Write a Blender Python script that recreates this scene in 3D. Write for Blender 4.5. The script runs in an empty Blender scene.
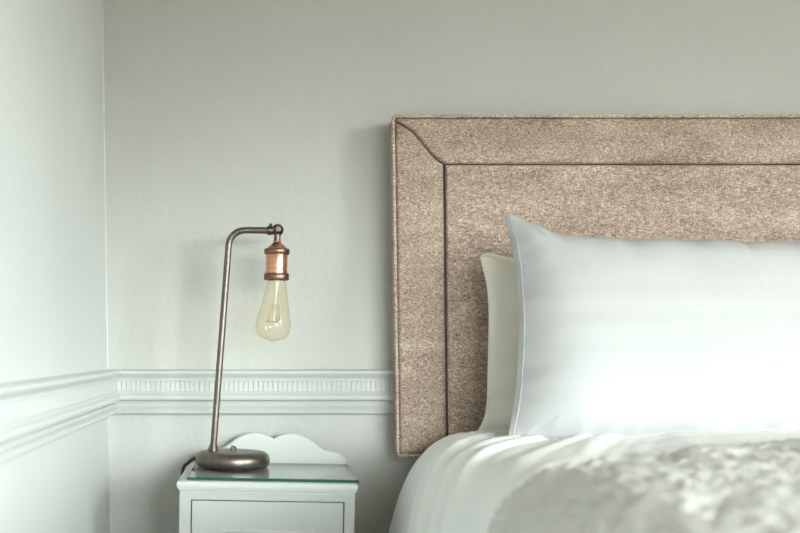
import bpy, bmesh, math, random
from mathutils import Vector, Matrix, noise
random.seed(7)
C = bpy.context.scene.collection
PI = math.pi
F = 1111.0; CX, CY = 261.0, 350.0; CAMZ = 0.95; CAMD = 2.15      # survey of the photograph: 50 mm lens, 2.15 m from the wall

def P(px, py, y):                                                # a measured pixel at depth y -> metres
    D = CAMD + y
    return Vector(((px-CX)*D/F, y, CAMZ-(py-CY)*D/F))

# ------------------------------------------------------------------ helpers
def lerp(a, b, t): return a+(b-a)*t
def clamp(x, a=0., b=1.): return max(a, min(b, x))
def smooth(x): x = clamp(x); return x*x*(3-2*x)
def interp(x, xs, ys):
    if x <= xs[0]: return ys[0]
    for i in range(1, len(xs)):
        if x <= xs[i]:
            return lerp(ys[i-1], ys[i], (x-xs[i-1])/(xs[i]-xs[i-1]))
    return ys[-1]

def obj(name, bm, mats, parent=None, smoothed=True, angle=None):
    me = bpy.data.meshes.new(name); bmesh.ops.recalc_face_normals(bm, faces=bm.faces[:])
    bm.to_mesh(me); bm.free()
    if not isinstance(mats, (list, tuple)): mats = [mats]
    for m in mats: me.materials.append(m)
    if smoothed:
        me.polygons.foreach_set('use_smooth', [True]*len(me.polygons))
        if angle is not None: me.set_sharp_from_angle(angle=math.radians(angle))
    o = bpy.data.objects.new(name, me); C.objects.link(o)
    if parent: o.parent = parent
    return o

def tag(o, label, cat, group=None):
    o['label'] = label; o['category'] = cat
    if group: o['group'] = group
    return o

def thing(name, label, cat, loc=(0,0,0), rot=(0,0,0), group=None):
    o = bpy.data.objects.new(name, None); C.objects.link(o)
    o.empty_display_size = .05
    o.location = loc; o.rotation_euler = rot
    return tag(o, label, cat, group)

def struct(name, bm, m, parent=None, **k):
    o = obj(name, bm, m, parent, **k)
    if not parent: o['kind'] = 'structure'
    return o

def box(bm, x0, x1, y0, y1, z0, z1, bev=0, seg=2):
    r = bmesh.ops.create_cube(bm, size=1)
    vs = r['verts']
    for v in vs:
        v.co = Vector((lerp(x0, x1, v.co.x+.5), lerp(y0, y1, v.co.y+.5), lerp(z0, z1, v.co.z+.5)))
    if bev:
        es = list({e for v in vs for e in v.link_edges})
        bmesh.ops.bevel(bm, geom=es, offset=bev, segments=seg, profile=.5, affect='EDGES')
    return bm
def bx(*a, **k): return box(bmesh.new(), *a, **k)

def grid(bm, fn, nu, nv, closeu=False, closev=False, mat=0):
    vs = [[bm.verts.new(fn(i, j)) for j in range(nv)] for i in range(nu)]
    for i in range(nu if closeu else nu-1):
        for j in range(nv if closev else nv-1):
            f = bm.faces.new((vs[i][j], vs[(i+1) % nu][j], vs[(i+1) % nu][(j+1) % nv], vs[i][(j+1) % nv]))
            f.material_index = mat
    return vs

def tube(bm, pts, rad, n=14, caps=True):
    pts = [Vector(p) for p in pts]
    rads = rad if isinstance(rad, (list, tuple)) else [rad]*len(pts)
    up = None; rings = []
    for i, p in enumerate(pts):
        t = (pts[min(i+1, len(pts)-1)]-pts[max(i-1, 0)]).normalized()
        if up is None:
            up = t.orthogonal().normalized()
        up = (up-t*up.dot(t)).normalized(); s = t.cross(up)
        rings.append([bm.verts.new(p+(up*math.cos(2*PI*k/n)+s*math.sin(2*PI*k/n))*rads[i]) for k in range(n)])
    for a, b in zip(rings, rings[1:]):
        for k in range(n): bm.faces.new((a[k], a[(k+1) % n], b[(k+1) % n], b[k]))
    if caps:
        bm.faces.new(rings[0][::-1]); bm.faces.new(rings[-1])
    return bm

def lathe(bm, prof, n=40, cx=0, cy=0):                            # prof: (radius, z)
    rings = []
    for r, z in prof:
        if r < 1e-6: rings.append([bm.verts.new((cx, cy, z))])
        else: rings.append([bm.verts.new((cx+r*math.cos(2*PI*k/n), cy+r*math.sin(2*PI*k/n), z)) for k in range(n)])
    for a, b in zip(rings, rings[1:]):
        for k in range(n):
            q = (k+1) % n
            if len(a) == 1 and len(b) == 1: continue
            if len(a) == 1: bm.faces.new((a[0], b[k], b[q]))
            elif len(b) == 1: bm.faces.new((a[k], a[q], b[0]))
            else: bm.faces.new((a[k], a[q], b[q], b[k]))
    for r in (rings[0], rings[-1]):
        if len(r) > 1: bm.faces.new(r)
    return bm

def catmull(pts, n):
    out = []
    P_ = [pts[0]]+list(pts)+[pts[-1]]
    for i in range(1, len(P_)-2):
        p0, p1, p2, p3 = [Vector(q) for q in P_[i-1:i+3]]
        for k in range(n):
            t = k/n
            out.append(.5*((2*p1)+(p2-p0)*t+(2*p0-5*p1+4*p2-p3)*t*t+(3*p1-p0-3*p2+p3)*t**3))
    out.append(Vector(pts[-1]))
    return out

def resample(pts, n):
    L = [0]
    for a, b in zip(pts, pts[1:]): L.append(L[-1]+(b-a).length)
    out = []; k = 0
    for i in range(n):
        s = L[-1]*i/(n-1)
        while k < len(L)-2 and L[k+1] < s: k += 1
        d = L[k+1]-L[k]
        out.append(pts[k].lerp(pts[k+1], 0 if d == 0 else clamp((s-L[k])/d)))
    return out, L[-1]

def ns(x, y, z): return noise.noise(Vector((x, y, z)))           # -1..1

# ------------------------------------------------------------------ materials
def mat(name, col, rough=.5, metal=0., spec=.5, coat=0., sheen=0.):
    m = bpy.data.materials.new(name); m.use_nodes = True
    b = m.node_tree.nodes['Principled BSDF']
    b.inputs['Base Color'].default_value = (*col, 1)
    b.inputs['Roughness'].default_value = rough; b.inputs['Metallic'].default_value = metal
    b.inputs['Specular IOR Level'].default_value = spec; b.inputs['Coat Weight'].default_value = coat
    b.inputs['Sheen Weight'].default_value = sheen
    return m
def nd(m, typ, **k):
    n = m.node_tree.nodes.new(typ)
    for a, v in k.items():
        if a in n.inputs.keys(): n.inputs[a].default_value = v
        else: setattr(n, a, v)
    return n
def lk(m, a, b): m.node_tree.links.new(a, b)
def coords(m, scale=(1,1,1)):
    t = nd(m, 'ShaderNodeTexCoord'); mp = nd(m, 'ShaderNodeMapping'); mp.inputs['Scale'].default_value = scale
    lk(m, t.outputs['Object'], mp.inputs['Vector']); return mp.outputs['Vector']
def tex_noise(m, scale3, scale=1., detail=3., rough=.55):
    n = nd(m, 'ShaderNodeTexNoise', Scale=scale, Detail=detail, Roughness=rough)
    lk(m, coords(m, scale3), n.inputs['Vector']); return n.outputs['Fac']
def ramp(m, fac, stops):
    r = nd(m, 'ShaderNodeValToRGB'); e = r.color_ramp.elements
    while len(e) < len(stops): e.new(.5)
    for el, (p, c) in zip(e, stops): el.position = p; el.color = (*c, 1)
    lk(m, fac, r.inputs['Fac']); return r.outputs['Color']
def bump(m, h, strength, dist, normal=None):
    b = nd(m, 'ShaderNodeBump', Strength=strength, Distance=dist)
    lk(m, h, b.inputs['Height'])
    if normal: lk(m, normal, b.inputs['Normal'])
    return b.outputs['Normal']
def bsdf(m): return m.node_tree.nodes['Principled BSDF']
def math_(m, op, a, b=None):
    n = nd(m, 'ShaderNodeMath', operation=op)
    for i, v in enumerate((a, b)):
        if v is None: continue
        if isinstance(v, (int, float)): n.inputs[i].default_value = v
        else: lk(m, v, n.inputs[i])
    return n.outputs[0]

def painted_plaster(name, col, joints=False, wav=.5):
    m = mat(name, col, .62, spec=.3)
    h1 = tex_noise(m, (1,1,1), 75, 4); h2 = tex_noise(m, (1,1,.35), 16, 3)
    h = math_(m, 'ADD', math_(m, 'MULTIPLY', h1, .5), h2)
    n = bump(m, h, wav, .004)
    if joints:                                                    # butt joints of the lining paper, half a metre apart
        t = nd(m, 'ShaderNodeTexCoord'); sx = nd(m, 'ShaderNodeSeparateXYZ'); lk(m, t.outputs['Object'], sx.inputs[0])
        f = math_(m, 'FRACT', math_(m, 'DIVIDE', math_(m, 'ADD', sx.outputs['X'], 5.007), .495))
        d = math_(m, 'LESS_THAN', math_(m, 'ABSOLUTE', math_(m, 'SUBTRACT', f, .0)), .004)
        n = bump(m, d, .35, .002, n)
    v = tex_noise(m, (1,1,1), 3., 2)
    c = ramp(m, v, [(.3, tuple(x*.975 for x in col)), (.7, tuple(min(1, x*1.015) for x in col))])
    lk(m, c, bsdf(m).inputs['Base Color']); lk(m, n, bsdf(m).inputs['Normal'])
    return m

WALLC = (.535, .532, .503)
M = {}
M['wall_back'] = painted_plaster('grey_lining_paper_paint', WALLC, True, .75)
M['wall_left'] = painted_plaster('pale_wall_paint', (.635, .655, .638), False, .3)
M['wall_far'] = painted_plaster('taupe_wall_paint', (.42, .37, .31), False, .25)
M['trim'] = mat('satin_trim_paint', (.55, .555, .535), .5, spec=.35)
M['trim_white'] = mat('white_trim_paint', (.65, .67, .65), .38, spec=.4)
M['caulk'] = mat('white_caulk', (.8, .82, .79), .5)
M['ceiling'] = mat('ceiling_paint', (.72, .68, .62), .8)
M['floor'] = mat('oak_floorboards', (.4, .3, .2), .5)
_m = M['floor']; lk(_m, ramp(_m, tex_noise(_m, (14, 1.2, 1), 2, 5), [(.3, (.19, .14, .10)), (.7, (.30, .235, .17))]), bsdf(_m).inputs['Base Color'])

def cabinet_paint():
    m = mat('pale_green_grey_paint', (.52, .545, .51), .42, spec=.4)
    n = bump(m, tex_noise(m, (60, 60, 5), 1, 3), .2, .001)
    c = ramp(m, tex_noise(m, (1,1,1), 9, 3), [(.3, (.49, .51, .48)), (.7, (.525, .54, .51))])
    lk(m, c, bsdf(m).inputs['Base Color']); lk(m, n, bsdf(m).inputs['Normal']); return m
M['cabinet'] = cabinet_paint()
M['cabinet_top'] = mat('pale_top_paint', (.61, .63, .60), .35, spec=.4)
M['gap'] = mat('gap_shade_backing', (.045, .035, .028), .8)  # near-black colour standing in for the shade inside the table's gaps

def linen(gain=1.):
    m = mat('tan_linen_weave', (.4, .3, .23), .9, spec=.15, sheen=.15)
    a = tex_noise(m, (150, 150, 560), 1, 4, .8)                   # horizontal slubs
    b = tex_noise(m, (600, 600, 210), 1, 3, .8)                   # vertical yarns
    g = tex_noise(m, (9, 9, 30), 1, 3, .6)                        # broad worn streaks
    f = math_(m, 'ADD', math_(m, 'MULTIPLY', a, .54), math_(m, 'MULTIPLY', b, .40))
    f = math_(m, 'ADD', f, math_(m, 'MULTIPLY', g, .13))
    c = ramp(m, f, [(p, tuple(x*gain for x in q)) for p, q in ((.41, (.105, .064, .047)), (.49, (.285, .207, .158)), (.56, (.455, .347, .283)), (.65, (.79, .67, .575)))])
    lk(m, c, bsdf(m).inputs['Base Color'])
    lk(m, bump(m, f, .5, .0025), bsdf(m).inputs['Normal']); return m
M['linen'] = linen()
M['welt'] = linen(1.3); M['welt'].name = 'tan_linen_welt'
M['seam'] = mat('seam_groove_shade', (.07, .042, .03), .9)  # dark brown paints the shade of the upholstery grooves

def cotton(name, col, stripes=False, bscale=300):
    m = mat(name, col, .8, spec=.12, sheen=.05)
    n = bump(m, tex_noise(m, (1,1,1), bscale, 2), .12, .0008)
    n = bump(m, tex_noise(m, (1,1,1), 24, 4), .22, .004, n)
    lk(m, n, bsdf(m).inputs['Normal'])
    if stripes:                                                   # woven satin stripes across the pillowcase
        t = nd(m, 'ShaderNodeTexCoord'); sx = nd(m, 'ShaderNodeSeparateXYZ'); lk(m, t.outputs['Object'], sx.inputs[0])
        w = math_(m, 'SINE', math_(m, 'MULTIPLY', sx.outputs['Z'], 2*PI/.042))
        s = math_(m, 'ADD', math_(m, 'MULTIPLY', w, .5), .5)
        c = ramp(m, s, [(.35, tuple(x*.982 for x in col)), (.65, col)])
        lk(m, c, bsdf(m).inputs['Base Color'])
        r = math_(m, 'ADD', math_(m, 'MULTIPLY', s, -.2), .75); lk(m, r, bsdf(m).inputs['Roughness'])
    return m
M['pillow'] = cotton('white_sateen_stripe', (.485, .482, .482), True)
M['pillow_back'] = cotton('white_cotton', (.74, .70, .62))
M['duvet'] = cotton('white_duvet_cotton', (.94, .945, .94))
M['quilt'] = cotton('ivory_matelasse', (.60, .59, .56), bscale=160)
_m = M['quilt']; _n = bsdf(_m).inputs['Normal'].links[0].from_socket
_v = nd(_m, 'ShaderNodeTexVoronoi', Scale=95.); lk(_m, coords(_m, (1, 1, 1)), _v.inputs['Vector'])
lk(_m, bump(_m, _v.outputs['Distance'], .35, .004, _n), bsdf(_m).inputs['Normal'])
M['sheet'] = cotton('mattress_ticking', (.75, .74, .7))
M['divan'] = cotton('divan_cloth', (.3, .27, .24))

def metal(name, col, rough, streak=False):
    m = mat(name, col, rough, 1.)
    f = tex_noise(m, (40, 40, 40) if not streak else (30, 30, 300), 1, 3)
    c = ramp(m, f, [(.3, tuple(x*.8 for x in col)), (.7, tuple(min(1, x*1.12) for x in col))])
    lk(m, c, bsdf(m).inputs['Base Color']); return m
M['pewter'] = metal('aged_pewter', (.20, .172, .15), .38)
M['pewter_dark'] = metal('dark_bronze', (.115, .088, .07), .34)
M['copper'] = metal('brushed_copper', (.82, .40, .26), .24, True)
M['copper_dark'] = metal('oxidised_copper', (.27, .165, .125), .42, True)
M['black_rubber'] = mat('black_rubber', (.012, .011, .01), .5)
M['wire'] = metal('filament_wire', (.75, .45, .2), .3)
M['tin'] = metal('tin_cap', (.6, .55, .45), .3)
M['stem'] = mat('milky_glass_stem', (.85, .83, .74), .15, spec=.5)

def thin_glass(name, tint, ior, rough=.0, rim=None):
    m = bpy.data.materials.new(name); m.use_nodes = True; nt = m.node_tree
    nt.nodes.remove(nt.nodes['Principled BSDF'])
    out = nt.nodes['Material Output']
    fr = nd(m, 'ShaderNodeFresnel'); ge = nd(m, 'ShaderNodeNewGeometry')
    # one surface seen from either face reflects the same: invert the index on the back
    lk(m, math_(m, 'ADD', math_(m, 'MULTIPLY', ge.outputs['Backfacing'], 1/ior-ior), ior), fr.inputs['IOR'])
    tr = nd(m, 'ShaderNodeBsdfTransparent', Color=(*tint, 1))
    gl = nd(m, 'ShaderNodeBsdfGlossy', Roughness=rough); mx = nd(m, 'ShaderNodeMixShader')
    if rim:                                                       # more glass, more colour, where the wall is seen edge-on
        lw = nd(m, 'ShaderNodeLayerWeight', Blend=.35)
        lk(m, ramp(m, lw.outputs['Facing'], [(.0, tint), (.55, tuple(lerp(a, c, .16) for a, c in zip(tint, rim))), (1., rim)]), tr.inputs['Color'])
    lk(m, fr.outputs[0], mx.inputs[0]); lk(m, tr.outputs[0], mx.inputs[1]); lk(m, gl.outputs[0], mx.inputs[2])
    lk(m, mx.outputs[0], out.inputs['Surface']); return m
M['bulb'] = thin_glass('amber_bulb_glass', (.992, .968, .885), 1.33, rim=(.82, .63, .33))
M['glass'] = thin_glass('clear_table_glass', (.97, .99, .98), 1.33)
M['glass_edge'] = mat('green_glass_edge', (.012, .085, .06), .12, spec=.6)
M['glass_under'] = thin_glass('glass_in_contact', (.985, .995, .99), 1.06)
M['pane'] = thin_glass('window_pane', (.97, .98, .98), 1.45)

SKY0, SKY1, SKYS = (.885, .97, .955), (.865, .97, .985), 43.5
# ------------------------------------------------------------------ the room
XL, XR, YF, H = -.297, 3.0, -3.3, 2.42
T = .10
def xl(z): return XL-.0145*clamp((z-.9), -1, 1.6)                   # the old corner is out of plumb

struct('floor', bx(XL-.2, XR+T, YF-T, T, -.1, 0), M['floor'], smoothed=False)
struct('ceiling', bx(XL-.2, XR+T, YF-T, T, H, H+.1), M['ceiling'], smoothed=False)
struct('wall_back', bx(XL-.2, XR+T, 0, T, 0, H), M['wall_back'], smoothed=False)
bm = bmesh.new()
def fl(i, j):
    y = [YF-T, YF, -2.5, -1.6, -.9, -.4, -.15, 0][i]; z = H*j/12
    return Vector((xl(z), y, z))
g = grid(bm, fl, 8, 13)
r = bmesh.ops.extrude_face_region(bm, geom=bm.faces[:])
for v in r['geom']:
    if isinstance(v, bmesh.types.BMVert): v.co.x = XL-.15
wl = struct('wall_left', bm, M['wall_left'], smoothed=False)
pts = [(xl(z)+.0008+.0011*ns(z*14, 3, 0), -.0012, z) for z in [.9+.012*k for k in range(1, 126)]]
b_ = tube(bmesh.new(), pts, [.0009+.0005*ns(p[2]*22, 0, 5) for p in pts], 8)
obj('caulk_bead', b_, M['caulk'], wl)

def wall_with_opening(axis, a0, a1, o0, o1, z0, z1, c0, c1):
    b = bmesh.new()
    def q(u0, u1, w0, w1):
        if u1-u0 < 1e-4 or w1-w0 < 1e-4: return
        if axis == 'x': box(b, u0, u1, c0, c1, w0, w1)
        else: box(b, c0, c1, u0, u1, w0, w1)
    q(a0, o0, 0, H); q(o1, a1, 0, H); q(o0, o1, 0, z0); q(o0, o1, z1, H)
    return b
# window openings: one in the wall behind the camera, one in the right-hand wall
W1 = dict(o0=.45, o1=2.25, z0=.40, z1=1.59)
W2 = dict(o0=-3.2, o1=-2.1, z0=.70, z1=2.12)
struct('wall_front', wall_with_opening('x', XL-.2, XR+T, W1['o0'], W1['o1'], W1['z0'], W1['z1'], YF-T, YF), M['wall_far'], smoothed=False)
struct('wall_right', wall_with_opening('y', YF-T, 0, W2['o0'], W2['o1'], W2['z0'], W2['z1'], XR, XR+T), M['wall_far'], smoothed=False)
def window(name, axis, w, c):
    b = bmesh.new(); t = .045
    def q(u0, u1, z0, z1, d=.05):
        if axis == 'x': box(b, u0, u1, c-d/2, c+d/2, z0, z1)
        else: box(b, c-d/2, c+d/2, u0, u1, z0, z1)
    o0, o1, z0, z1 = w['o0'], w['o1'], w['z0'], w['z1']
    q(o0, o0+t, z0, z1); q(o1-t, o1, z0, z1); q(o0, o1, z0, z0+t); q(o0, o1, z1-t, z1)
    mid = (o0+o1)/2; q(mid-.02, mid+.02, z0, z1, .04)
    fr = struct(name, b, M['trim_white'], smoothed=False)
    for k, (u0, u1) in enumerate(((o0+t, mid-.02), (mid+.02, o1-t))):
        b = bmesh.new()
        if axis == 'x': box(b, u0, u1, c-.002, c+.002, z0+t, z1-t)
        else: box(b, c-.002, c+.002, u0, u1, z0+t, z1-t)
        obj('pane', b, M['pane'], fr, smoothed=False)
window('window_1', 'x', W1, YF-.05); window('window_2', 'y', W2, XR+.05)

# dado rail: profile (projection, z)
PROF = [(0,.9125),(.019,.912),(.0235,.9095),(.0245,.9055),(.0225,.9015),(.018,.8985),(.0155,.8955),(.0150,.8935),(.0185,.8925),(.0185,.8905),
        (.0165,.8895),(.0165,.8840),(.0165,.8770),(.0165,.8705),(.0188,.8695),(.0195,.8675),(.0215,.8655),(.0255,.8625),(.0265,.8585),(.0250,.8545),(.0195,.8525),
        (.0125,.8515),(.0125,.8490),(.0160,.8475),(.0175,.8440),(.0160,.8400),(.0130,.8365),(.0120,.8345),(.0150,.8335),(.0165,.8310),(.0150,.8280),(.0125,.8265),(0,.8255)]
FL = (11, 12)
def rail_back():
    b = bmesh.new(); x0, x1, pitch = XL-.005, XR, .0094
    xs = []; x = x0
    while x < 1.72:
        xs += [(x+pitch*f, d) for f, d in ((0,0),(.34,0),(.42,.75),(.5,1),(.58,.75),(.66,0))]; x += pitch
    xs.append((x, 0)); xs.append((x1, 0))
    def f(i, j):
        p, z = PROF[j]
        if j in FL: p -= .0024*xs[i][1]
        return Vector((xs[i][0], -p, z))
    grid(b, f, len(xs), len(PROF)); return b
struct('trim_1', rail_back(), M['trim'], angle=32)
def rail_left():
    b = bmesh.new(); ys = [0]+[-.05*k for k in range(1, 67)]
    def f(i, j):
        p, z = PROF[j]
        if j in (10, 11, 12, 13): p -= .0008
        return Vector((xl(z)+p*1.18, ys[i], z))
    grid(b, f, len(ys), len(PROF)); return b
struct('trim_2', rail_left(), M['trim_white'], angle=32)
SK = [(0,.13),(.008,.13),(.012,.122),(.010,.112),(.016,.104),(.018,.09),(.018,0),(0,0)]
for nm, f in (('baseboard_back', lambda i, j: Vector(([XL-.02, XR][i], -SK[j][0], SK[j][1]))),
              ('baseboard_left', lambda i, j: Vector((xl(0)+SK[j][0], [0, YF][i], SK[j][1])))):
    b = bmesh.new(); grid(b, f, 2, len(SK)); struct(nm, b, M['trim_white'], angle=30)

# ------------------------------------------------------------------ headboard
HB = thing('headboard', 'tan linen upholstered headboard with piped edge standing against the grey wall', 'headboard', (.95, -.012, 0))
yF = -.070
HD = CAMD+yF-.012
def hx(px): return (px-CX)*HD/F
def hz(py): return CAMZ-(py-CY)*HD/F
BC = .95                                                         # centre line of the bed
hL, hT, hB = hx(395.2), hz(114.3), hz(457.0)
def shear(v):                                                    # slightly out of square on the left, as in the photo
    k = .0150*clamp((.62-v.x)/.37) if v.x < BC else .0
    v = Vector((v.x-(v.z-1.07)*k, v.y, v.z))
    return v-Vector(HB.location)
def hb_obj(name, b, m, **k):
    for v in b.verts: v.co = shear(v.co)
    return obj(name, b, m, HB, **k)
hR = 2*BC-hL
pipe_r = .0031
b = bx(hL+.001, hR-.001, yF+.002, -.014, hB+.001, hT-.001, bev=.006)
hb_obj('board', b, M['linen'], angle=40)
# welt
def rounded_loop(x0, x1, z0, z1, r, y, n=6):
    pts = []
    for cx, cz, a0 in ((x1-r, z1-r, 0), (x0+r, z1-r, PI/2), (x0+r, z0+r, PI), (x1-r, z0+r, 3*PI/2)):
        for k in range(n+1):
            a = a0+PI/2*k/n; pts.append(Vector((cx+r*math.cos(a), y, cz+r*math.sin(a))))
    pts.append(pts[0]); return pts
def densify(pts, d):
    out = []
    for a, c in zip(pts, pts[1:]):
        n = max(1, int((c-a).length/d))
        out += [a.lerp(c, k/n) for k in range(n)]
    return out
loop = densify(rounded_loop(hL+pipe_r*.6, hR-pipe_r*.6, hB+pipe_r*.6, hT-pipe_r*.6, .007, yF-.004), .02)
bp = bmesh.new(); rings = []
N_ = len(loop)
for i, p in enumerate(loop):
    t = (loop[(i+1) % N_]-loop[i-1]).normalized(); s = Vector((0, 1, 0)); n2 = t.cross(s)
    rr = pipe_r*(1+.06*ns(i*.6, 1, 1))
    rings.append([bp.verts.new(p+(s*math.cos(2*PI*k/12)+n2*math.sin(2*PI*k/12))*rr) for k in range(12)])
for i in range(N_):
    a, c = rings[i], rings[(i+1) % N_]
    for k in range(12): bp.faces.new((a[k], a[(k+1) % 12], c[(k+1) % 12], c[k]))
hb_obj('piping', bp, M['welt'])
# padded panels
pL, pT, pB = hL+.0062, hT-.0056, hB+.0060
iL, iT = hx(446.5), hz(163.4)
mx = [395.5, 406.3, 416.8, 427.3, 436.5, 446.5]; mz = [120.2, 124.6, 132.9, 146.2, 156.6, 163.4]
mX = [pL]+[hx(v) for v in mx[1:-1]]+[iL]; mZ = [hz(v) for v in mz]; mZ[0] = hz(120.2)
dense = catmull([(a, c, 0) for a, c in zip(mX, mZ)], 8)
mX = [p.x for p in dense]; mZ = [p.y for p in dense]
def mitre_z(x): return interp(x, mX, mZ)
def mitre_x(z): return interp(-z, [-q for q in mZ], mX)
def cosp(t, k=.75): return lerp(t, .5-.5*math.cos(PI*t), k)
def puff(d, Rr, Hh):
    t = 1-clamp(d/Rr); return Hh*math.sqrt(max(0, 1-t*t))
def uneven(x, z): return .0016*ns(x*7, z*7, 2)+.0009*ns(x*22, z*22, 5)
g_ = .0012
def side_pad(sgn):
    b = bmesh.new(); nu, nv = 34, 150
    def f(i, j):
        u = cosp(i/(nu-1)); x = lerp(pL, iL-g_, u)
        top = mitre_z(x)-g_*.7; z = lerp(pB, top, cosp(j/(nv-1), .9))
        d = min(x-pL+.0015, iL-g_-x, (top-z)*.7, z-pB+.001)
        h = puff(d, .007, .009)+.0045*math.sin(PI*clamp((x-pL)/(iL-pL)))+uneven(x, z)*clamp(d/.01)
        return Vector((x if sgn > 0 else 2*BC-x, yF-h+.004, z))
    grid(b, f, nu, nv); return b
hb_obj('border_padding', side_pad(1), M['linen']); hb_obj('border_padding', side_pad(-1), M['linen'])
tucks = [(hx(556), .006), (hx(651), .005), (hx(705), .003)]
def top_pad():
    b = bmesh.new(); nu, nv = 300, 30
    def f(i, j):
        z = lerp(iT+.0003, pT, cosp(j/(nv-1)))
        xa = mitre_x(z)+g_*.7; u = i/(nu-1)
        e = (1-math.cos(PI*u))/2; u = lerp(u, e, .35)
        x = lerp(xa, 2*BC-xa, u)
        tk = sum(a*math.exp(-((x-c)/.016)**2) for c, a in tucks)
        d = min((x-xa)*.7, (2*BC-xa-x)*.7, z-iT-.0003, pT-z+.0015)
        h = puff(d, .007+tk, .009)+.0045*math.sin(PI*clamp((z-iT)/(pT-iT)))+uneven(x, z+3)*clamp(d/.01)
        h -= tk*.9*math.exp(-((z-iT)/.009)**2)
        return Vector((x, yF-h+.004, z))
    grid(b, f, nu, nv); return b
hb_obj('border_padding', top_pad(), M['linen'])
def centre_pad():
    b = bmesh.new(); nu, nv = 200, 110
    def f(i, j):
        u = i/(nu-1); u = lerp(u, (1-math.cos(PI*u))/2, .6); v = j/(nv-1); v = lerp(v, (1-math.cos(PI*v))/2, .8)
        x = lerp(iL+g_, 2*BC-iL-g_, u); z = lerp(pB, iT-.0004, v)
        tk = sum(a*math.exp(-((x-c)/.016)**2) for c, a in tucks)
        d = min(x-iL-g_, 2*BC-iL-g_-x, iT-.0004-z, z-pB+.001)
        h = puff(d, .006+tk, .0085)+uneven(x+9, z)*clamp(d/.01)
        return Vector((x, yF-h+.004, z))
    grid(b, f, nu, nv); return b
hb_obj('centre_padding', centre_pad(), M['linen'])
sm_ = bmesh.new(); ys_ = yF-.0005
for sg in (1, -1):
    tube(sm_, [Vector((x if sg > 0 else 2*BC-x, ys_, z)) for x, z in zip(mX, mZ)], .0011, 8)
    tube(sm_, [Vector((iL if sg > 0 else 2*BC-iL, ys_, lerp(iT, pB, k/30))) for k in range(31)], .0019, 8)
    tube(sm_, [Vector((pL-.001 if sg > 0 else 2*BC-pL+.001, ys_, lerp(pT, pB, k/30))) for k in range(31)], .0010, 8)
tube(sm_, [Vector((lerp(iL, 2*BC-iL, k/40), ys_, iT)) for k in range(41)], .0009, 8)
tube(sm_, [Vector((lerp(pL, 2*BC-pL, k/40), ys_, pT+.001)) for k in range(41)], .0010, 8)
hb_obj('seam', sm_, M['seam'])  # dark tubes laid in the shallow grooves as painted shade
for lx in (.5, 2*BC-.5):
    hb_obj('leg', bx(lx-.03, lx+.03, -.05, -.025, 0, hB+.1, bev=.003), M['divan'], angle=30)

# ------------------------------------------------------------------ bed
BED = thing('bed', 'divan bed with mattress hidden under the white duvet', 'bed', (BC, -1.13, 0))
def bed_obj(name, b, m, **k):
    for v in b.verts: v.co -= Vector(BED.location)
    return obj(name, b, m, BED, **k)
bw0, bw1 = .305, 2*BC-.305
bed_obj('base', bx(bw0, bw1, -2.05, -.105, .07, .38, bev=.012), M['divan'], angle=40)
bed_obj('mattress', bx(bw0-.01, bw1+.01, -2.06, -.10, .38, .765, bev=.04, seg=4), M['sheet'], angle=50)
for fx in (bw0+.08, bw1-.08):
    for fy in (-1.95, -.2):
        bed_obj('foot', lathe(bmesh.new(), [(.022, 0), (.026, .004), (.026, .07), (0, .07)], 20, fx, fy), M['black_rubber'], angle=40)

left = [(.208,.30),(.213,.42),(.220,.53),(.229,.605),(.241,.655),(.256,.703),(.276,.745),(.302,.777),(.338,.796),(.385,.803),(.45,.8065),(.6,.815),(.75,.8245),(BC,.829)]
cross = [(x, 0, z) for x, z in left]+[(2*BC-x, 0, z) for x, z in left[-2::-1]]
cs = catmull(cross, 10)
NS = 340
sec, SL = resample(cs, NS)
nrm = []
for i in range(NS):
    t = (sec[min(i+1, NS-1)]-sec[max(i-1, 0)]).normalized(); nrm.append(Vector((-t.z, 0, t.x)))
sleft = SL/2                                                      # arc position of the centre line
def ridge(v): return 1-abs(v)
def duvet_disp(s, y):
    # s: arc length from the left hem; long soft creases run diagonally from the pillows down the left side
    d = .007*ns(s*3.0, y*2.6, 0)
    q = .8*math.atan2(-(y+.03), .98-min(s, .93))+.02*ns(s*3, y*3, 8)                                     # the creases fan out from the foot of the pillow
    w = math.exp(-((s-.52)/.24)**2)
    along = s*1.6+y*.5
    w *= clamp(.75+1.1*ns(s*2.2+3, y*3.5, 1), .15, 1.4)
    d += w*.020*(ridge(ns(q*11+.3*ns(s*4, y*4, 9), along*.7, 4))**2-.5)
    d += w*.0080*(ridge(ns(q*25+.5*ns(s*5, y*5, 2), along*1.3, 8))**2-.5)
    wt = clamp((s-.6)/.2)*clamp((SL-s-.5)/.2)
    d += wt*.004*ns(s*4, y*16, 6)
    return d
def bed_surface(si, y): 
    f = clamp(si/SL)*(NS-1); i = min(int(f), NS-2); k = f-i
    return sec[i].lerp(sec[i+1], k), nrm[i].lerp(nrm[i+1], k)
def duvet():
    b = bmesh.new()
    ys = []; y = -.112
    while y > -2.12:
        ys.append(y); y -= .0075 if y > -1.0 else .03
    n = len(ys)
    S = [SL*(i/(NS-1)) for i in range(NS)]
    # side hem pads inward with depth so the far edge is the silhouette
    def f(i, j):
        s = S[i]; y = ys[j]; p, nn = bed_surface(s, y)
        d = duvet_disp(s, y)*smooth((-y-.10)/.06)
        inn = .018*smooth((-y-.25)/.6)*clamp((.62-s)/.3)           # tucked in a little towards the foot
        v = p+nn*d; v.x += inn if s < sleft else 0
        v.z -= .012*smooth((y+.17)/.06)
        return Vector((v.x, y, v.z))
    grid(b, f, NS, n); return b
dv = tag(obj('duvet', duvet(), M['duvet']), 'plain white duvet with soft creases draped over the side of the bed', 'duvet')
so = dv.modifiers.new('thickness', 'SOLIDIFY'); so.thickness = .022; so.offset = -1

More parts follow.
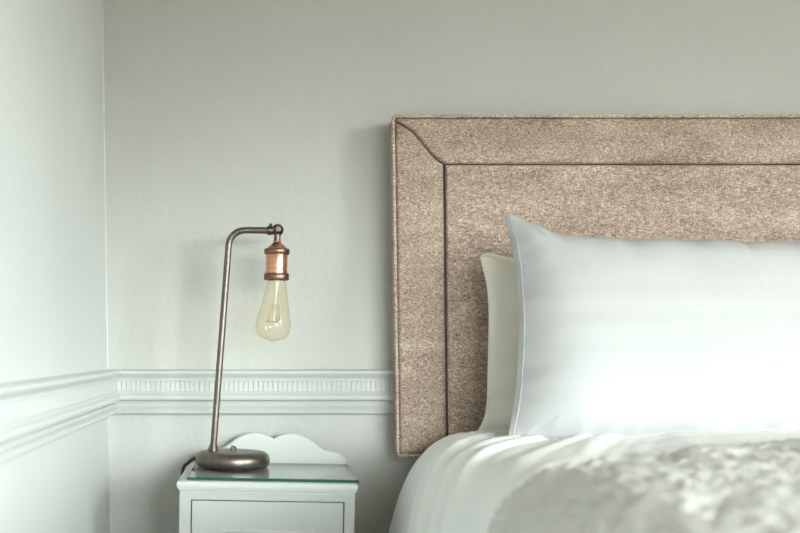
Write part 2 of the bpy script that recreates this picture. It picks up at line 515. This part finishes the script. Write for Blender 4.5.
def quilt():
    b = bmesh.new(); n = 500; m_ = 440
    s0, s1 = .10, SL*.64
    Sx = []
    for i in range(n): Sx.append(s0+(s1-s0)*(i/(n-1))**1.25)
    def f(i, j):
        s = Sx[i]; v = (j/(m_-1))**1.5
        dn = clamp((.66-s)/.5)
        y0 = -.79-.17*dn+.008*ns(s*9, 0, 3)
        if s > .66: y0 += .13*clamp((s-.66)/.4)
        y = lerp(y0, -2.0, v)
        p, nn = bed_surface(s, y)
        dd = duvet_disp(s, y)
        edge = smooth(v*(2.0-.8)/.02)
        dd = max(dd+.002, dd*.35+.004); w = noise.noise_vector(Vector((s*11, y*11, 1)))*.35
        c1 = ridge(ns(s*46+w.x*2, y*46+w.y*2, 4))
        c2 = ridge(ns(s*95+w.y*2, y*95+w.x*2, 7))
        lump = .0030*(c1**2-.4)+.0020*(c2-.5)+.002*ns(s*6, y*6, 12)
        lump *= 1+1.0*clamp((.85-s)/.3)                             # looser, deeper puckers where it hangs
        d = dd+.0065+edge*(.005+lump)
        inn = .018*smooth((-y-.25)/.6)*clamp((.62-s)/.3)
        q = p+nn*d; q.x += inn if s < sleft else 0
        return Vector((q.x, y, q.z))
    grid(b, f, n, m_); return b
ql = tag(obj('quilt', quilt(), M['quilt']), 'ivory embossed quilt with swirling puckers spread over the white duvet', 'quilt')
so = ql.modifiers.new('thickness', 'SOLIDIFY'); so.thickness = .006; so.offset = -1

# ------------------------------------------------------------------ pillows
def edgecurve(pxs, ybot, ytop, n):
    pts = []
    for px, py in pxs:
        y = (ybot+ytop)/2
        for _ in range(6):
            p = P(px, py, y); y = lerp(ybot, ytop, (p.z-.80)/.40)
        pts.append(P(px, py, y))
    c = catmull([tuple(p) for p in pts], 10); return resample(c, n)[0]
def pillow(left_px, top_px, bottom_px, right_px, ybot, ytop, Th, nu, nv, wr, crease=None, seed=0, seam=None):
    Lc = edgecurve(left_px, ybot, ytop, nv); Tc = edgecurve(top_px, ybot, ytop, nu)
    Bc = edgecurve(bottom_px, ybot, ytop, nu); Rc = edgecurve(right_px, ybot, ytop, nv)
    up = (Vector((0, ytop-ybot, .40))).normalized(); nf = Vector((1, 0, 0)).cross(up).normalized()   # towards the camera
    if nf.y > 0: nf = -nf
    b = bmesh.new()
    US = [lerp(i/(nu-1), .5-.5*math.cos(PI*i/(nu-1)), .7) for i in range(nu)]
    VS = [lerp(j/(nv-1), .5-.5*math.cos(PI*j/(nv-1)), .7) for j in range(nv)]
    def at(c, t):
        f = t*(len(c)-1); i = min(int(f), len(c)-2); return c[i].lerp(c[i+1], f-i)
    def base(u, v):
        l, r, t, bo = at(Lc, v), at(Rc, v), at(Tc, u), at(Bc, u)
        return l.lerp(r, u)+bo.lerp(t, v)-(Lc[0]*(1-u)*(1-v)+Rc[0]*u*(1-v)+Lc[-1]*(1-u)*v+Rc[-1]*u*v)
    def th(u, v):
        a = 1-abs(2*u-1)**6.; c = 1-abs(2*v-1)**6.
        return Th*(max(a, 0)**.85)*(max(c, 0)**.8)
    def face(sg):
        def f(i, j):
            u, v = US[i], VS[j]; p = base(u, v); h = th(u, v)
            e = min(u*1.9, v, 1-v, (1-u)*1.9)
            k = clamp(h/(Th*.35))
            w = wr*(ns(p.x*9+seed, p.z*9, seed)+.6*ns(p.x*5, p.z*26, seed+3))*k
            ed = math.exp(-(e/.13)**2)*clamp(e/.02)
            # gathers radiating from the seams
            w += wr*2.6*ed*ns(p.x*30+seed if min(v, 1-v) < u else p.x*4, p.z*32 if u < min(v, 1-v) else p.z*4, seed+7)
            d = Vector((0, 0, 0))
            if crease and sg > 0:
                x = crease(p.z); w -= .0065*smooth((p.x-x)/.006)*clamp((p.z-.90)/.12)*clamp(e/.010)
            return p+nf*(sg*h+(w if sg > 0 else w*.6))
        return f
    if seam is not None:
        f1 = face(1); iu = min(range(nu), key=lambda i: abs(US[i]-.011))
        pts = [f1(iu, j)+nf*.0003 for j in range(int(nv*.05), int(nv*.95))]
        seam.extend(pts)
    A = grid(b, face(1), nu, nv); Bv = grid(b, face(-1), nu, nv)
    bmesh.ops.remove_doubles(b, verts=b.verts[:], dist=1e-5)
    return b
FB, FT = -.370, -.245                                             # front pillow leans back a little
fl_left = [(508,443),(508,436),(511,420),(514.5,398),(517,370),(518.5,335),(517.5,300),(514.5,265),(508.5,234),(504,216.5)]
fl_top = [(504,216.5),(508,214),(514,214.8),(523,219.5),(540,228.5),(560,235),(590,239),(640,240.5),(690,241),(731,241.2),(737,243),(745,242.2),(790,241),(850,237),(890,228),(908,218)]
fl_bot = [(508,443),(560,447),(640,448),(740,448),(840,447),(915,441)]
fl_right = [(915,441),(914,400),(908,330),(906,270),(908,218)]
cz = [P(731,243,-.26), P(737,268,-.31), P(757,300,-.345), P(785,345,-.38), P(810,400,-.41)]
def crease(z): return interp(-z, [-p.z for p in cz], [p.x for p in cz])
seam_pts = []
fp = pillow(fl_left, fl_top, fl_bot, fl_right, FB, FT, .074, 190, 150, .0036, crease, 1, seam_pts)
ctr = Vector((.80, -.33, .80))
for v in fp.verts: v.co -= ctr
fpo = tag(obj('pillow', fp, M['pillow']), 'large bright white pillow with faint satin stripes leaning in front of the headboard', 'pillow'); fpo.location = ctr
obj('seam', tube(bmesh.new(), [p-ctr for p in seam_pts], .0011, 8), M['pillow'], fpo)
BB, BT = -.185, -.140
bl_left = [(473,440),(476,433),(481,425),(485.5,412),(487,395),(488,350),(488.5,310),(486.5,285),(482.5,268),(480,257)]
bl_top = [(480,257),(484,253.5),(492,253),(503,256),(530,260),(640,262),(760,261),(830,256),(842,254)]
bl_bot = [(473,440),(540,442),(680,442),(800,441),(848,438)]
bl_right = [(848,438),(842,400),(838,330),(840,290),(842,254)]
bpm = pillow(bl_left, bl_top, bl_bot, bl_right, BB, BT, .046, 140, 140, .0042, None, 11)
ctr = Vector((.72, -.17, .80))
for v in bpm.verts: v.co -= ctr
bpo = tag(obj('pillow', bpm, M['pillow_back']), 'mostly hidden cream pillow squeezed between headboard and large white pillow', 'pillow'); bpo.location = ctr

# ------------------------------------------------------------------ bedside table
ROLL = math.radians(1.0)
TT = .7320                                                        # height of the wooden top
NC = .0115
R_ = Matrix.Rotation(ROLL, 4, 'Y')
piv = Vector((NC, -.16, TT))
NSloc = piv-R_ @ Vector((0, 0, TT))
NSD = thing('bedside_table', 'narrow pale green painted bedside table with scalloped back beside the bed', 'bedside table', NSloc, (0, ROLL, 0))
yfr, ybk = -.150, .140                                            # local front / back of the carcass
wL, wR = -.1455, .1440
# carcass: sides, face frame, bottom, back
def carcass():
    b = bmesh.new(); z0, z1 = .09, TT-.0185
    box(b, wL, wL+.016, yfr+.012, ybk, z0, z1); box(b, wR-.016, wR, yfr+.012, ybk, z0, z1)
    box(b, wL+.016, wR-.016, ybk-.01, ybk, z0, z1); box(b, wL+.016, wR-.016, yfr+.012, ybk-.01, z0, z0+.016)
    return b
obj('carcass', carcass(), M['cabinet'], NSD, smoothed=False)
dL, dR, dT, dBm = wL+.0205, wR-.0185, TT-.0185-.0145, .135
def face_frame():
    b = bmesh.new(); z0, z1 = .09, TT-.0185
    box(b, wL, dL-.0017, yfr-.004, yfr+.012, z0, z1); box(b, dR+.0017, wR, yfr-.004, yfr+.012, z0, z1)
    box(b, dL-.0017, dR+.0017, yfr-.004, yfr+.012, dT+.0018, z1); box(b, dL-.0017, dR+.0017, yfr-.004, yfr+.012, z0, dBm-.0017)
    return b
obj('face_frame', face_frame(), M['cabinet'], NSD, angle=40)
obj('gap_shade_sheet', bx(wL+.017, wR-.017, yfr+.0125, yfr+.016, .11, TT-.03), M['gap'], NSD, smoothed=False)  # added dark sheet: painted shade behind the door and panel gaps
# door with sunk panel
def door():
    b = bmesh.new()
    aL, aR, aT, aB = dL+.0495, dR-.0485, dT-.0490, dBm+.05
    y0, y1 = yfr-.0035, yfr+.011
    box(b, dL+.0004, aL, y0, y1, dBm, dT); box(b, aR, dR-.0004, y0, y1, dBm, dT)
    box(b, aL, aR, y0, y1, aT, dT); box(b, aL, aR, y0, y1, dBm, aB)
    return b, (aL, aR, aT, aB)
db, (aL, aR, aT, aB) = door()
dr = obj('door', db, M['cabinet'], NSD, angle=40)
pb = bx(aL-.002, aR+.002, yfr+.004, yfr+.009, aB-.002, aT-.0040); box(pb, aL+.012, aR-.012, yfr+.0005, yfr+.006, aB+.012, aT-.014, bev=.003)
obj('door_panel', pb, M['cabinet'], dr, angle=40)
mb = bmesh.new()                                                  # bead round the panel
for a in ((aL, aR, aT-.0022, aT+.0022), (aL, aR, aB-.002, aB+.002)): box(mb, a[0]-.002, a[1]+.002, yfr-.0065, yfr+.002, a[2], a[3], bev=.0012)
for a in ((aL-.0015, aL+.0015), (aR-.0015, aR+.0015)): box(mb, a[0], a[1], yfr-.0055, yfr+.002, aB, aT, bev=.001)
obj('panel_moulding', mb, M['cabinet_top'], dr, angle=40)
obj('knob', lathe(bmesh.new(), [(.004, 0), (.004, .010), (.010, .014), (.012, .019), (.009, .024), (0, .026)], 24), M['pewter_dark'], dr)
k_ = C.objects['knob']; k_.location = (dR-.022, yfr-.003, .42); k_.rotation_euler = (PI/2, 0, 0)
# moulded top
def top_board():
    b = bmesh.new()
    prof = [(.0055,-.0185),(.0060,-.0165),(.0025,-.0150),(.0018,-.0120),(.0008,-.0105),(.0,-.0075),(.0,-.0030),(.0012,-.0010),(.0035,0)]   # inset, z
    X0, X1, Y0, Y1 = -.1500, .1478, yfr-.013, ybk+.004
    def f(i, j):
        ins, z = prof[j]
        c = [(X0+ins, Y0+ins), (X1-ins, Y0+ins), (X1-ins, Y1), (X0+ins, Y1)][i]
        return Vector((c[0], c[1], TT+z))
    vs = grid(b, f, 4, len(prof), closeu=True)
    b.faces.new([vs[i][0] for i in range(4)]); b.faces.new([vs[i][-1] for i in range(4)])
    return b
obj('table_top', top_board(), M['cabinet_top'], NSD, angle=28)
# scalloped back board, outlined half and mirrored about its dip
def backboard():
    yb = ybk-.012
    # photo pixels of the right half (dip at 273.5)
    half = [(273.5,438.2),(276,437.2),(281,434.8),(287,433.2),(293,433.0),(299,434.2),(305,436.4),(311,440),(316,443.8),(320,447),(324,449.6),(330,450.8),(336,452.0),(341,454.2),(344.5,457.5),(346.2,461),(346.6,464.5)]
    inv = NSD_inv
    r = []
    for px, py in half:
        q = inv @ P(px, py-.0, -.16+yb); r.append((q.x, q.z))
    r = [(p.x, p.y) for p in catmull([(a, c, 0) for a, c in r], 4)]
    cxm, top0 = r[0]
    l = [(2*cxm-x, z) for x, z in r[1:]][::-1]
    prof = l+r
    zb = TT-.002
    b = bmesh.new(); ring = []
    ins = .0022
    for lay, (yy, sh) in enumerate(((yb+.006, 0), (yb-.004, 0), (yb-.006, ins))):
        row = []
        for x, z in prof:
            row.append((b.verts.new((cxm+(x-cxm)*(1-sh*6), yy, max(z-sh, zb+.0005))), b.verts.new((cxm+(x-cxm)*(1-sh*6), yy, zb))))
        ring.append(row)
    n = len(prof)
    for A, B2 in zip(ring, ring[1:]):
        for i in range(n-1): b.faces.new((A[i][0], A[i+1][0], B2[i+1][0], B2[i][0]))
        for e in (0, n-1): b.faces.new((A[e][0], B2[e][0], B2[e][1], A[e][1]))
    for R0 in (ring[0], ring[-1]):
        for i in range(n-1): b.faces.new((R0[i][0], R0[i+1][0], R0[i+1][1], R0[i][1]))
    return b
NSD_inv = (Matrix.Translation(NSloc) @ R_).inverted()
obj('backboard', backboard(), M['cabinet_top'], NSD, angle=30)
for sx, ex in ((wL, .035), (wR-.035, .035)):
    for sy in (yfr-.003, ybk-.035):
        obj('foot', bx(sx, sx+ex, sy, sy+.035, .0, .091, bev=.003), M['cabinet'], NSD, angle=40)

# glass sheet lying on the table top
def glass_sheet():
    b = bx(-.1345, .1515, -.1500, .108, .0002, .0052, bev=.0008, seg=1)
    for f in b.faces: f.material_index = 0 if abs(f.normal.z) > .9 else 1
    return b
gb = glass_sheet(); gb.normal_update()
for f in gb.faces: f.material_index = 1 if abs(f.normal.z) < .9 else (0 if f.calc_center_median().z > .003 else 2)
GL = obj('glass_sheet', gb, [M['glass'], M['glass_edge'], M['glass_under']], smoothed=False)
GL.location = piv; GL.rotation_euler = (0, ROLL, 0)
tag(GL, 'clear glass sheet with green edge protecting the bedside table top', 'glass top')

# ------------------------------------------------------------------ lamp
LY = -.130
lx0 = P(232.6, 467, LY).x
Lloc = piv+R_ @ Vector((lx0-NC, LY+.16, .0052))
LAMP = thing('table_lamp', 'bronze table lamp with bent arm and bare amber bulb on the glass sheet', 'lamp', Lloc, (0, ROLL, 0))
Linv = (Matrix.Translation(Lloc) @ R_).inverted()
def lp(px, py, y=LY): return Linv @ P(px, py, y)
u_ = (CAMD+LY)/F                                                  # metres per pixel here
basep = [(0,.0022),(.0625,.0022),(.0655,.0035),(.0672,.0070),(.0677,.0120),(.0672,.0170),(.0655,.0212),(.0622,.0248),(.0578,.0270),(.0535,.0279),(.0525,.0277),(.0520,.0264),(.0510,.0264),(.0505,.0277),(.030,.0285),(0,.0288)]
obj('base', lathe(bmesh.new(), basep, 72), M['pewter'], LAMP, angle=50)
obj('rubber_pad', lathe(bmesh.new(), [(0,0),(.0615,0),(.062,.0008),(.062,.0026),(0,.0026)], 56), M['black_rubber'], LAMP, angle=50)
A0 = lp(213.2, 449.5); A1 = lp(228.6, 246)
pp = [A0]+[A0.lerp(A1, k/8) for k in range(1, 8)]
Q0, Q1, Q2 = A1, lp(229.9, 230.4), lp(246, 230.3)
for k in range(13):
    t = k/12; 
    w = (1-t)**3; w1 = 3*(1-t)**2*t; w2 = 3*(1-t)*t*t; w3 = t**3
    pp.append(Q0*w+Q0.lerp(Q1, .62)*w1+Q2.lerp(Q1, .62)*w2+Q2*w3)
pp += [lp(252, 230.3), lp(262, 230.4), lp(268.5, 230.5)]
obj('pole', tube(bmesh.new(), pp, .0061, 20), M['pewter'], LAMP, angle=60)
d = (A1-A0).normalized()
cb = tube(bmesh.new(), [A0-d*.004, A0+d*.0005, A0+d*.001, A0+d*.004, A0+d*.0045, A0+d*.0085, A0+d*.0092], [.0095, .0095, .0088, .0088, .0078, .0078, .0064], 22)
obj('collar', cb, M['pewter'], LAMP, angle=40)
# switch
sw = lp(233.2, 452.5)
sb = lathe(bmesh.new(), [(0,0),(.0062,0),(.0062,.0022),(.0050,.0026),(.0050,.0070),(.0042,.0085),(0,.0088)], 6, 0, 0)
so_ = obj('switch', sb, M['pewter'], LAMP, angle=30); so_.location = (sw.x, .004, .0280)
obj('toggle', tube(bmesh.new(), [(0,0,.008), (-.0006,0,.012), (-.0013,0,.0165), (-.0014,0,.0172)], [.0011, .0012, .0016, .0009], 10), M['tin'], so_)
# joint
J = lp(277.6, 230.0)
jb = bmesh.new(); r = bmesh.ops.create_uvsphere(jb, u_segments=28, v_segments=18, radius=6.1*u_)
for v in jb.verts: v.co = Vector((v.co.x, v.co.y*.8, v.co.z))+J
jo = obj('joint', jb, M['pewter_dark'], LAMP)
kb = tube(bmesh.new(), [lp(267.3, 230.5), lp(267.5, 230.5), lp(271.2, 230.5), lp(273.4, 230.3)], [.0076, .0085, .0085, .006], 22)
obj('arm_sleeve', kb, M['pewter_dark'], jo, angle=40)
wb = tube(bmesh.new(), [lp(269.2, 224.2), lp(270.4, 224.0), lp(271.6, 229), lp(273.2, 234.6)], [.0018, .0026, .0034, .0022], 14)
obj('wing_screw', wb, M['pewter_dark'], jo, angle=50)
sc_ = tube(bmesh.new(), [J+Vector((.001, -.010, .001)), J+Vector((.001, -.0075, .001))], [.0045, .005], 18)
obj('screw_cap', sc_, M['pewter'], jo, angle=40)
# socket: built around its own axis, hanging from the joint
SO = lp(277.2, 236)
def zp(py): return -(py-236)*u_
obj('neck', tube(bmesh.new(), [SO+Vector((0,0,.004)), SO+Vector((0,0,zp(239))), SO+Vector((0,0,zp(242.5)))], [.0062, .0062, .0066], 22), M['pewter'], LAMP, angle=50)
sp = [(0,zp(241)),(3.9,zp(241)),(4.3,zp(242.5)),(6.2,zp(244.3)),(8.6,zp(246.4)),(10.4,zp(248.8)),(10.9,zp(250.5)),(10.9,zp(268.0)),(10.5,zp(268.4)),(10.5,zp(269.1)),(10.9,zp(269.5)),(10.9,zp(279)),(9.2,zp(279)),(9.2,zp(274)),(0,zp(274))]
sk = obj('socket', lathe(bmesh.new(), [(r*u_ if r else 0, z) for r, z in sp], 44), M['copper'], LAMP, angle=28); sk.location = SO
def knurl_ring(y0, y1, r0, r1):
    b = bmesh.new(); n = 96
    prof = [(10.6, zp(y0)), (r0-.5, zp(y0)), (r0, zp(y0+.6)), (r0, zp((y0+y1)/2)), (r1, zp(y1-.8)), (r1-.6, zp(y1)), (9.0, zp(y1)), (9.0, zp(y0))]
    def f(i, j):
        r, z = prof[j]
        if j in (2, 3, 4): r *= 1+(.012 if i % 2 else -.012)
        a = 2*PI*i/n; return Vector((r*u_*math.cos(a), r*u_*math.sin(a), z))
    grid(b, f, n, len(prof), closeu=True, closev=True); return b
obj('socket_ring', knurl_ring(249.0, 254.6, 12.6, 12.4), M['copper_dark'], sk, angle=60)
obj('socket_ring', knurl_ring(273.4, 280.2, 12.3, 12.6), M['copper_dark'], sk, angle=60)
# bulb, tilted slightly
BO = lp(277.0, 280)
BU = bpy.data.objects.new('bulb', None)
def bz(o): return -o*u_
bprof = [(8.9,-5),(9.2,0),(9.7,4),(11.0,11),(12.9,21),(15.0,31),(16.6,39),(17.3,45),(17.0,50),(15.5,54.5),(12.3,57.8),(8.0,59.6),(4.6,60.4),(2.9,61.2),(2.0,62.4),(0,63.0)]
bprof = [(p.x, p.y) for p in catmull([(a, c, 0) for a, c in bprof], 5)]
bo = obj('bulb', lathe(bmesh.new(), [(max(r, 0)*u_, bz(o)) for r, o in bprof if True][:-1]+[(0, bz(63.0))], 48), M['bulb'], LAMP)
bo.location = BO; bo.rotation_euler = (0, math.radians(3.6), 0)
st = lathe(bmesh.new(), [(0,bz(-4)),(3.4*u_,bz(-4)),(2.6*u_,bz(4)),(1.5*u_,bz(10)),(1.0*u_,bz(16)),(.9*u_,bz(24)),(1.9*u_,bz(25)),(.9*u_,bz(26)),(.7*u_,bz(40)),(1.2*u_,bz(41)),(0,bz(42))], 20)
obj('glass_stem', st, M['stem'], bo)
obj('cap', lathe(bmesh.new(), [(0,bz(-9)),(8.4*u_,bz(-9)),(8.6*u_,bz(-1)),(0,bz(-1))], 30), M['tin'], bo, angle=40)
fb = bmesh.new(); nf_ = 9
for k in range(nf_):
    a = 2*PI*k/nf_; a2 = a+PI/nf_
    tube(fb, [(4.0*u_*math.cos(a), 4.0*u_*math.sin(a), bz(24)), (5.6*u_*math.cos(a), 5.6*u_*math.sin(a), bz(34)), (6.6*u_*math.cos(a2), 6.6*u_*math.sin(a2), bz(43))], .00032, 6)
    tube(fb, [(0, 0, bz(25)), (4.0*u_*math.cos(a), 4.0*u_*math.sin(a), bz(24))], .00022, 5)
    tube(fb, [(0, 0, bz(41)), (6.6*u_*math.cos(a2), 6.6*u_*math.sin(a2), bz(43))], .00022, 5)
obj('filament', fb, M['wire'], bo)
# flex
def W(v): return Linv @ Vector(v)
cordw = [(-.111, -.104, .7535), (-.119, -.103, .7520), (-.127, -.102, .7480), (-.1345, -.101, .7415), (-.1410, -.100, .7365), (-.1440, -.099, .7290), (-.1450, -.098, .715), (-.1440, -.09, .66), (-.1435, -.075, .55), (-.148, -.05, .35), (-.15, -.035, .12), (-.15, -.03, .03)]
obj('cord', tube(bmesh.new(), catmull([tuple(W(c)) for c in cordw], 8), .0030, 12), M['black_rubber'], LAMP)

# ------------------------------------------------------------------ light: daylight through the two windows
def portal(name, loc, rot, sx, sy):
    L = bpy.data.lights.new(name, 'AREA'); L.shape = 'RECTANGLE'; L.size = sx; L.size_y = sy; L.cycles.is_portal = True
    o = bpy.data.objects.new(name, L); C.objects.link(o); o.location = loc; o.rotation_euler = rot; return o
w = W1; portal('window_portal_front', ((w['o0']+w['o1'])/2, YF-.105, (w['z0']+w['z1'])/2), (PI/2, 0, 0), w['o1']-w['o0'], w['z1']-w['z0'])
w = W2; portal('window_portal_right', (XR+.105, (w['o0']+w['o1'])/2, (w['z0']+w['z1'])/2), (PI/2, 0, PI/2), w['o1']-w['o0'], w['z1']-w['z0'])
wd = bpy.data.worlds.new('overcast_sky'); bpy.context.scene.world = wd; wd.use_nodes = True
nt = wd.node_tree; bg = nt.nodes['Background']
tc = nt.nodes.new('ShaderNodeTexCoord'); sp_ = nt.nodes.new('ShaderNodeSeparateXYZ'); cr = nt.nodes.new('ShaderNodeValToRGB')
ma = nt.nodes.new('ShaderNodeMath'); ma.operation = 'MULTIPLY_ADD'; ma.inputs[1].default_value = .5; ma.inputs[2].default_value = .5
nt.links.new(tc.outputs['Generated'], sp_.inputs[0]); nt.links.new(sp_.outputs['Z'], ma.inputs[0]); nt.links.new(ma.outputs[0], cr.inputs['Fac'])
e = cr.color_ramp.elements
for p_, c_ in ((.0, (.04, .034, .028)), (.485, (.05, .044, .036)), (.53, SKY0), (1., SKY1)):
    if p_ == .0: el = e[0]
    elif p_ == 1.: el = e[-1]
    else: el = e.new(p_)
    el.position = p_; el.color = (*c_, 1)
nt.links.new(cr.outputs['Color'], bg.inputs['Color']); bg.inputs['Strength'].default_value = SKYS

# ------------------------------------------------------------------ camera
cam = bpy.data.cameras.new('camera'); co = bpy.data.objects.new('camera', cam); C.objects.link(co)
co.location = (0, -CAMD, CAMZ); co.rotation_euler = (PI/2, 0, 0)
cam.sensor_width = 36; cam.lens = 36*F/800
cam.shift_x = (400-CX)/800; cam.shift_y = (CY-266.5)/800
cam.clip_start = .05
cam.dof.use_dof = True; cam.dof.focus_distance = 2.02; cam.dof.aperture_fstop = 3.2
bpy.context.scene.camera = co
vs = bpy.context.scene.view_settings
vs.view_transform = 'Standard'; vs.look = 'None'; vs.exposure = 0.0; vs.gamma = 1; vs.use_curve_mapping = False
